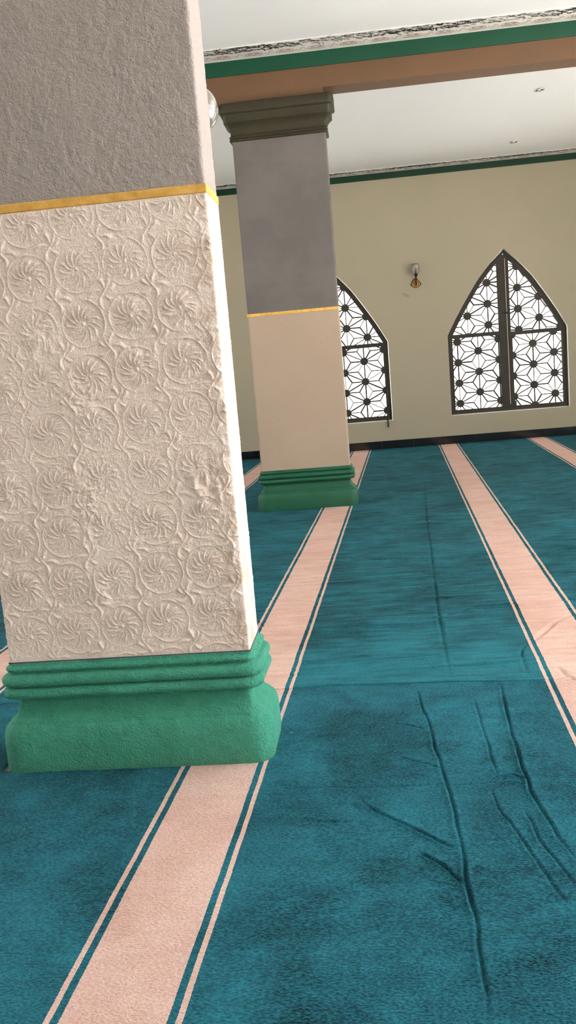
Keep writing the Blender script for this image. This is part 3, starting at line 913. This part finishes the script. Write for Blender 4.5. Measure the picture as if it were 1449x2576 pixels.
# ================================================================== LAMPS
def make_sconce():
    root = empty('wall_sconce', (0, 0, 0))
    # backplate: a fan with stepped rings, top at (0, .115), built against y = 0
    def fan(s, y0, y1):
        pts = [(0, .115 * s)]
        for i in range(17):
            a = R(200 + 140 * i / 16); pts.append((.0735 * s * math.cos(a), .0625 * s + .062 * s * math.sin(a) - .0005))
        mid = [(.069 * s, .060 * s)]
        poly = [(-.0690 * s, .0415 * s)] + pts[1:] + [(.0690 * s, .0415 * s), (.020 * s, .108 * s), (0, .113 * s), (-.020 * s, .108 * s)]
        m = MB(); m.prism([(x, z + (1 - s) * .04) for x, z in poly], y0, y1); return m
    fan(1.0, -.010, -.0005).build('backplate', M['bronze'], root)
    bp = root.children[0]
    for s, mt, y in ((.78, 'brass', -.017), (.60, 'bronze', -.022), (.46, 'brass', -.027)):
        fan(s, y, y + .0075).build('raised_step', M[mt], bp)
    m = MB()
    m.tube([(0, -.026, .032), (0, -.055, .028), (0, -.085, .040), (0, -.098, .070), (0, -.098, .105)], [.011, .0105, .010, .009, .008], 10)
    m.build('arm', M['bronze'], root, smooth=True)
    m = MB(); m.lathe([(.001, .098), (.006, .100), (.012, .120), (.026, .150), (.027, .156), (.001, .157)], 24, (0, -.098, 0))
    m.build('cup', M['bronze'], root, smooth=True)
    # ribbed glass tulip
    n = 40; vs = []; prof_o = [(.018, .157), (.032, .166), (.042, .186), (.0465, .214), (.0455, .240), (.0405, .262), (.037, .280)]
    prof = prof_o + [(r - .004, z) for r, z in reversed(prof_o)] + []
    rows = []
    for r, z in prof:
        rows.append([(r * (1 + .045 * math.cos(10 * 2 * math.pi * k / n)) * math.cos(2 * math.pi * k / n), -.098 + r * (1 + .045 * math.cos(10 * 2 * math.pi * k / n)) * math.sin(2 * math.pi * k / n), z) for k in range(n)])
    g = grid_mesh('glass_shade', np.array(rows), True, M['glass'], root, True)
    m = MB(); m.lathe([(.001, .160), (.009, .162), (.009, .185), (.012, .20), (.014, .215), (.010, .232), (.001, .238)], 16, (0, -.098, 0))
    m.build('bulb', M['lampface'], root, smooth=True)
    return root
sc = make_sconce()
sc.location = (.815, WALL_Y, 1.992)
tag(sc, 'brass fan wall lamp with glass tulip shade on the far wall between the windows', 'wall lamp', 'bracket lamps')
# a globe lamp on the back of the near pier, mostly hidden by the pier's edge
def make_globe_lamp():
    root = empty('wall_sconce', (0, 0, 0))
    m = MB(); m.lathe([(.001, 0), (.040, 0), (.040, .006), (.034, .012), (.001, .014)], 28)
    m.v = [(x, -z - .0005, y) for x, y, z in m.v]; m.build('backplate', M['bronze'], root, smooth=True)
    m = MB(); m.tube([(0, -.012, 0), (0, -.06, -.006), (0, -.10, .004), (0, -.115, .03), (0, -.115, .062)], [.010, .0095, .009, .0085, .008], 10)
    m.build('arm', M['brass'], root, smooth=True)
    m = MB(); m.lathe([(.001, .058), (.014, .060), (.024, .072), (.027, .084), (.001, .086)], 24, (0, -.115, 0)); m.build('cup', M['brass'], root, smooth=True)
    n = 44; rows = []
    prof = [(.060 * math.cos(R(a)), .132 + .062 * math.sin(R(a))) for a in range(-64, 70, 6)]
    prof = prof + [(r - .004, z) for r, z in reversed(prof)]
    for r, z in prof:
        rows.append([(r * (1 + .02 * math.cos(11 * 2 * math.pi * k / n)) * math.cos(2 * math.pi * k / n), -.115 + r * (1 + .02 * math.cos(11 * 2 * math.pi * k / n)) * math.sin(2 * math.pi * k / n), z) for k in range(n)])
    grid_mesh('glass_shade', np.array(rows), True, M['glass'], root, True)
    m = MB(); m.lathe([(.001, .086), (.011, .088), (.011, .11), (.018, .125), (.022, .142), (.016, .160), (.001, .168)], 18, (0, -.115, 0)); m.build('bulb', M['lampface'], root, smooth=True)
    return root
sc2 = make_globe_lamp()
sc2.rotation_euler = (0, 0, math.pi - PS)
sc2.location = (-.4045, NEAR['py'] + NEAR['d'] - .0005, 1.736)
tag(sc2, 'clear globe wall lamp peeping out behind the upper edge of the nearest pier', 'wall lamp', 'bracket lamps')

def make_downlight():
    root = empty('recessed_downlight', (0, 0, CEIL))
    m = MB(); m.lathe([(.034, -.0005), (.046, -.001), (.0475, -.005), (.040, -.009), (.033, -.008), (.031, -.003)], 28); m.build('trim_ring', M['chrome'], root, smooth=True)
    m = MB(); m.lathe([(.0325, -.006), (.027, -.004), (.020, -.0025), (.001, -.002)], 24); m.build('reflector', M['black'], root, smooth=True)
    m = MB(); m.lathe([(.001, -.009), (.012, -.0085), (.0145, -.0055), (.0145, -.003)], 20); m.build('lamp', M['lampface'], root, smooth=True)
    return root
dl = make_downlight(); dl.location = (1.811, 8.491, CEIL)
tag(dl, 'small chrome ceiling downlight, the nearer and brighter one', 'downlight', 'recessed downlights')
dl2 = copy_tree(dl); dl2.location = (1.917, 10.39, CEIL)
tag(dl2, 'small ceiling downlight close to the far wall', 'downlight', 'recessed downlights')

# ================================================================== OUTSIDE
m = MB(); m.box(-40, 40, -40, 40, -.45, -.26)
tag(m.build('ground', M['concrete']), 'pale sunlit yard outside the hall', 'ground', kind='structure')
m = MB(); m.box(X0 - 1.0, X1 + .4, Y0 - .9, Y1 + .7, CEIL + .21, CEIL + .38)
tag(m.build('roof', M['othwall']), 'flat roof slab above the hall', 'roof', kind='structure')

m = MB(); m.box(-9, 9, 14.2, 14.5, -.26, 5.2); m.box(-9, 9, 14.15, 14.55, 5.2, 5.32)  # added screen, cuts the sky's brightness so the lattice bars stay visible
tag(m.build('sky_screen', M['white_screen'], fix=False), 'added white screen dimming the sky behind the lattice windows', 'wall', kind='structure')
# ================================================================== LIGHT
w = bpy.data.worlds.new('sky'); SC.world = w; w.use_nodes = True
bg = w.node_tree.nodes['Background']
bg.inputs[0].default_value = (.90, .95, 1.0, 1); bg.inputs[1].default_value = SKY
sd = bpy.data.lights.new('sun', 'SUN'); sd.energy = SUN; sd.angle = R(1.0); sd.color = (1, .98, .95)
so = bpy.data.objects.new('sun', sd); COL.objects.link(so)
so.rotation_euler = Vector(SUN_DIR).to_track_quat('-Z', 'Y').to_euler()
def opening_light(name, loc, rot, sx, sy, power, color, portal=False):
    l = bpy.data.lights.new(name, 'AREA'); l.shape = 'RECTANGLE'; l.size = sx; l.size_y = sy; l.energy = power; l.color = color
    o = bpy.data.objects.new(name, l); COL.objects.link(o); o.location = loc; o.rotation_euler = rot
    if portal: l.cycles.is_portal = True
    return o
for (a, c, z0, z1) in R_OPEN:
    opening_light('doorway_portal', (X1 + .26, (a + c) / 2, (z0 + z1) / 2), (0, R(90), 0), z1 - z0, c - a, 1, (1, 1, 1), True)
for (a, c, z0, z1) in L_OPEN:
    opening_light('window_portal', (X0 - .26, (a + c) / 2, (z0 + z1) / 2), (0, R(-90), 0), z1 - z0, c - a, 1, (1, 1, 1), True)
for (a, c, z0, z1) in B_OPEN:
    opening_light('entrance_portal', ((a + c) / 2, Y0 - .26, (z0 + z1) / 2), (R(90), 0, 0), c - a, z1 - z0, 1, (1, 1, 1), True)
for cx, _ in WIN:
    opening_light('lattice_portal', (cx, WALL_Y + WALL_T + .02, 1.36), (R(-90), 0, 0), 1.5, 2.0, 1, (1, 1, 1), True)

# ------------------------------------------------------------------ camera
cyw, syw = math.cos(YAW), math.sin(YAW)
fwd = Vector((syw * math.cos(PITCH), cyw * math.cos(PITCH), math.sin(PITCH)))
r0 = Vector((cyw, -syw, 0)); u0 = r0.cross(fwd)
rt = math.cos(ROLL) * r0 + math.sin(ROLL) * u0
up = -math.sin(ROLL) * r0 + math.cos(ROLL) * u0
mw = Matrix(((rt.x, up.x, -fwd.x, 0), (rt.y, up.y, -fwd.y, 0), (rt.z, up.z, -fwd.z, CAM_H), (0, 0, 0, 1)))
cd = bpy.data.cameras.new('camera'); cam = bpy.data.objects.new('camera', cd); COL.objects.link(cam)
cam.matrix_world = mw
cd.sensor_fit = 'VERTICAL'; cd.sensor_height = 24.0; cd.lens = F_PX / 2576 * 24.0
cd.clip_start = .05; cd.clip_end = 200
SC.camera = cam

vs = SC.view_settings
vs.view_transform = 'Standard'; vs.look = 'None'; vs.exposure = EXPOSURE; vs.gamma = 1.0; vs.use_curve_mapping = False
SC.cycles.use_denoising = True
SC.cycles.max_bounces = 10; SC.cycles.diffuse_bounces = 6; SC.cycles.glossy_bounces = 4; SC.cycles.transmission_bounces = 8
SC.cycles.sample_clamp_indirect = 8.0
SC.cycles.caustics_reflective = False; SC.cycles.caustics_refractive = False
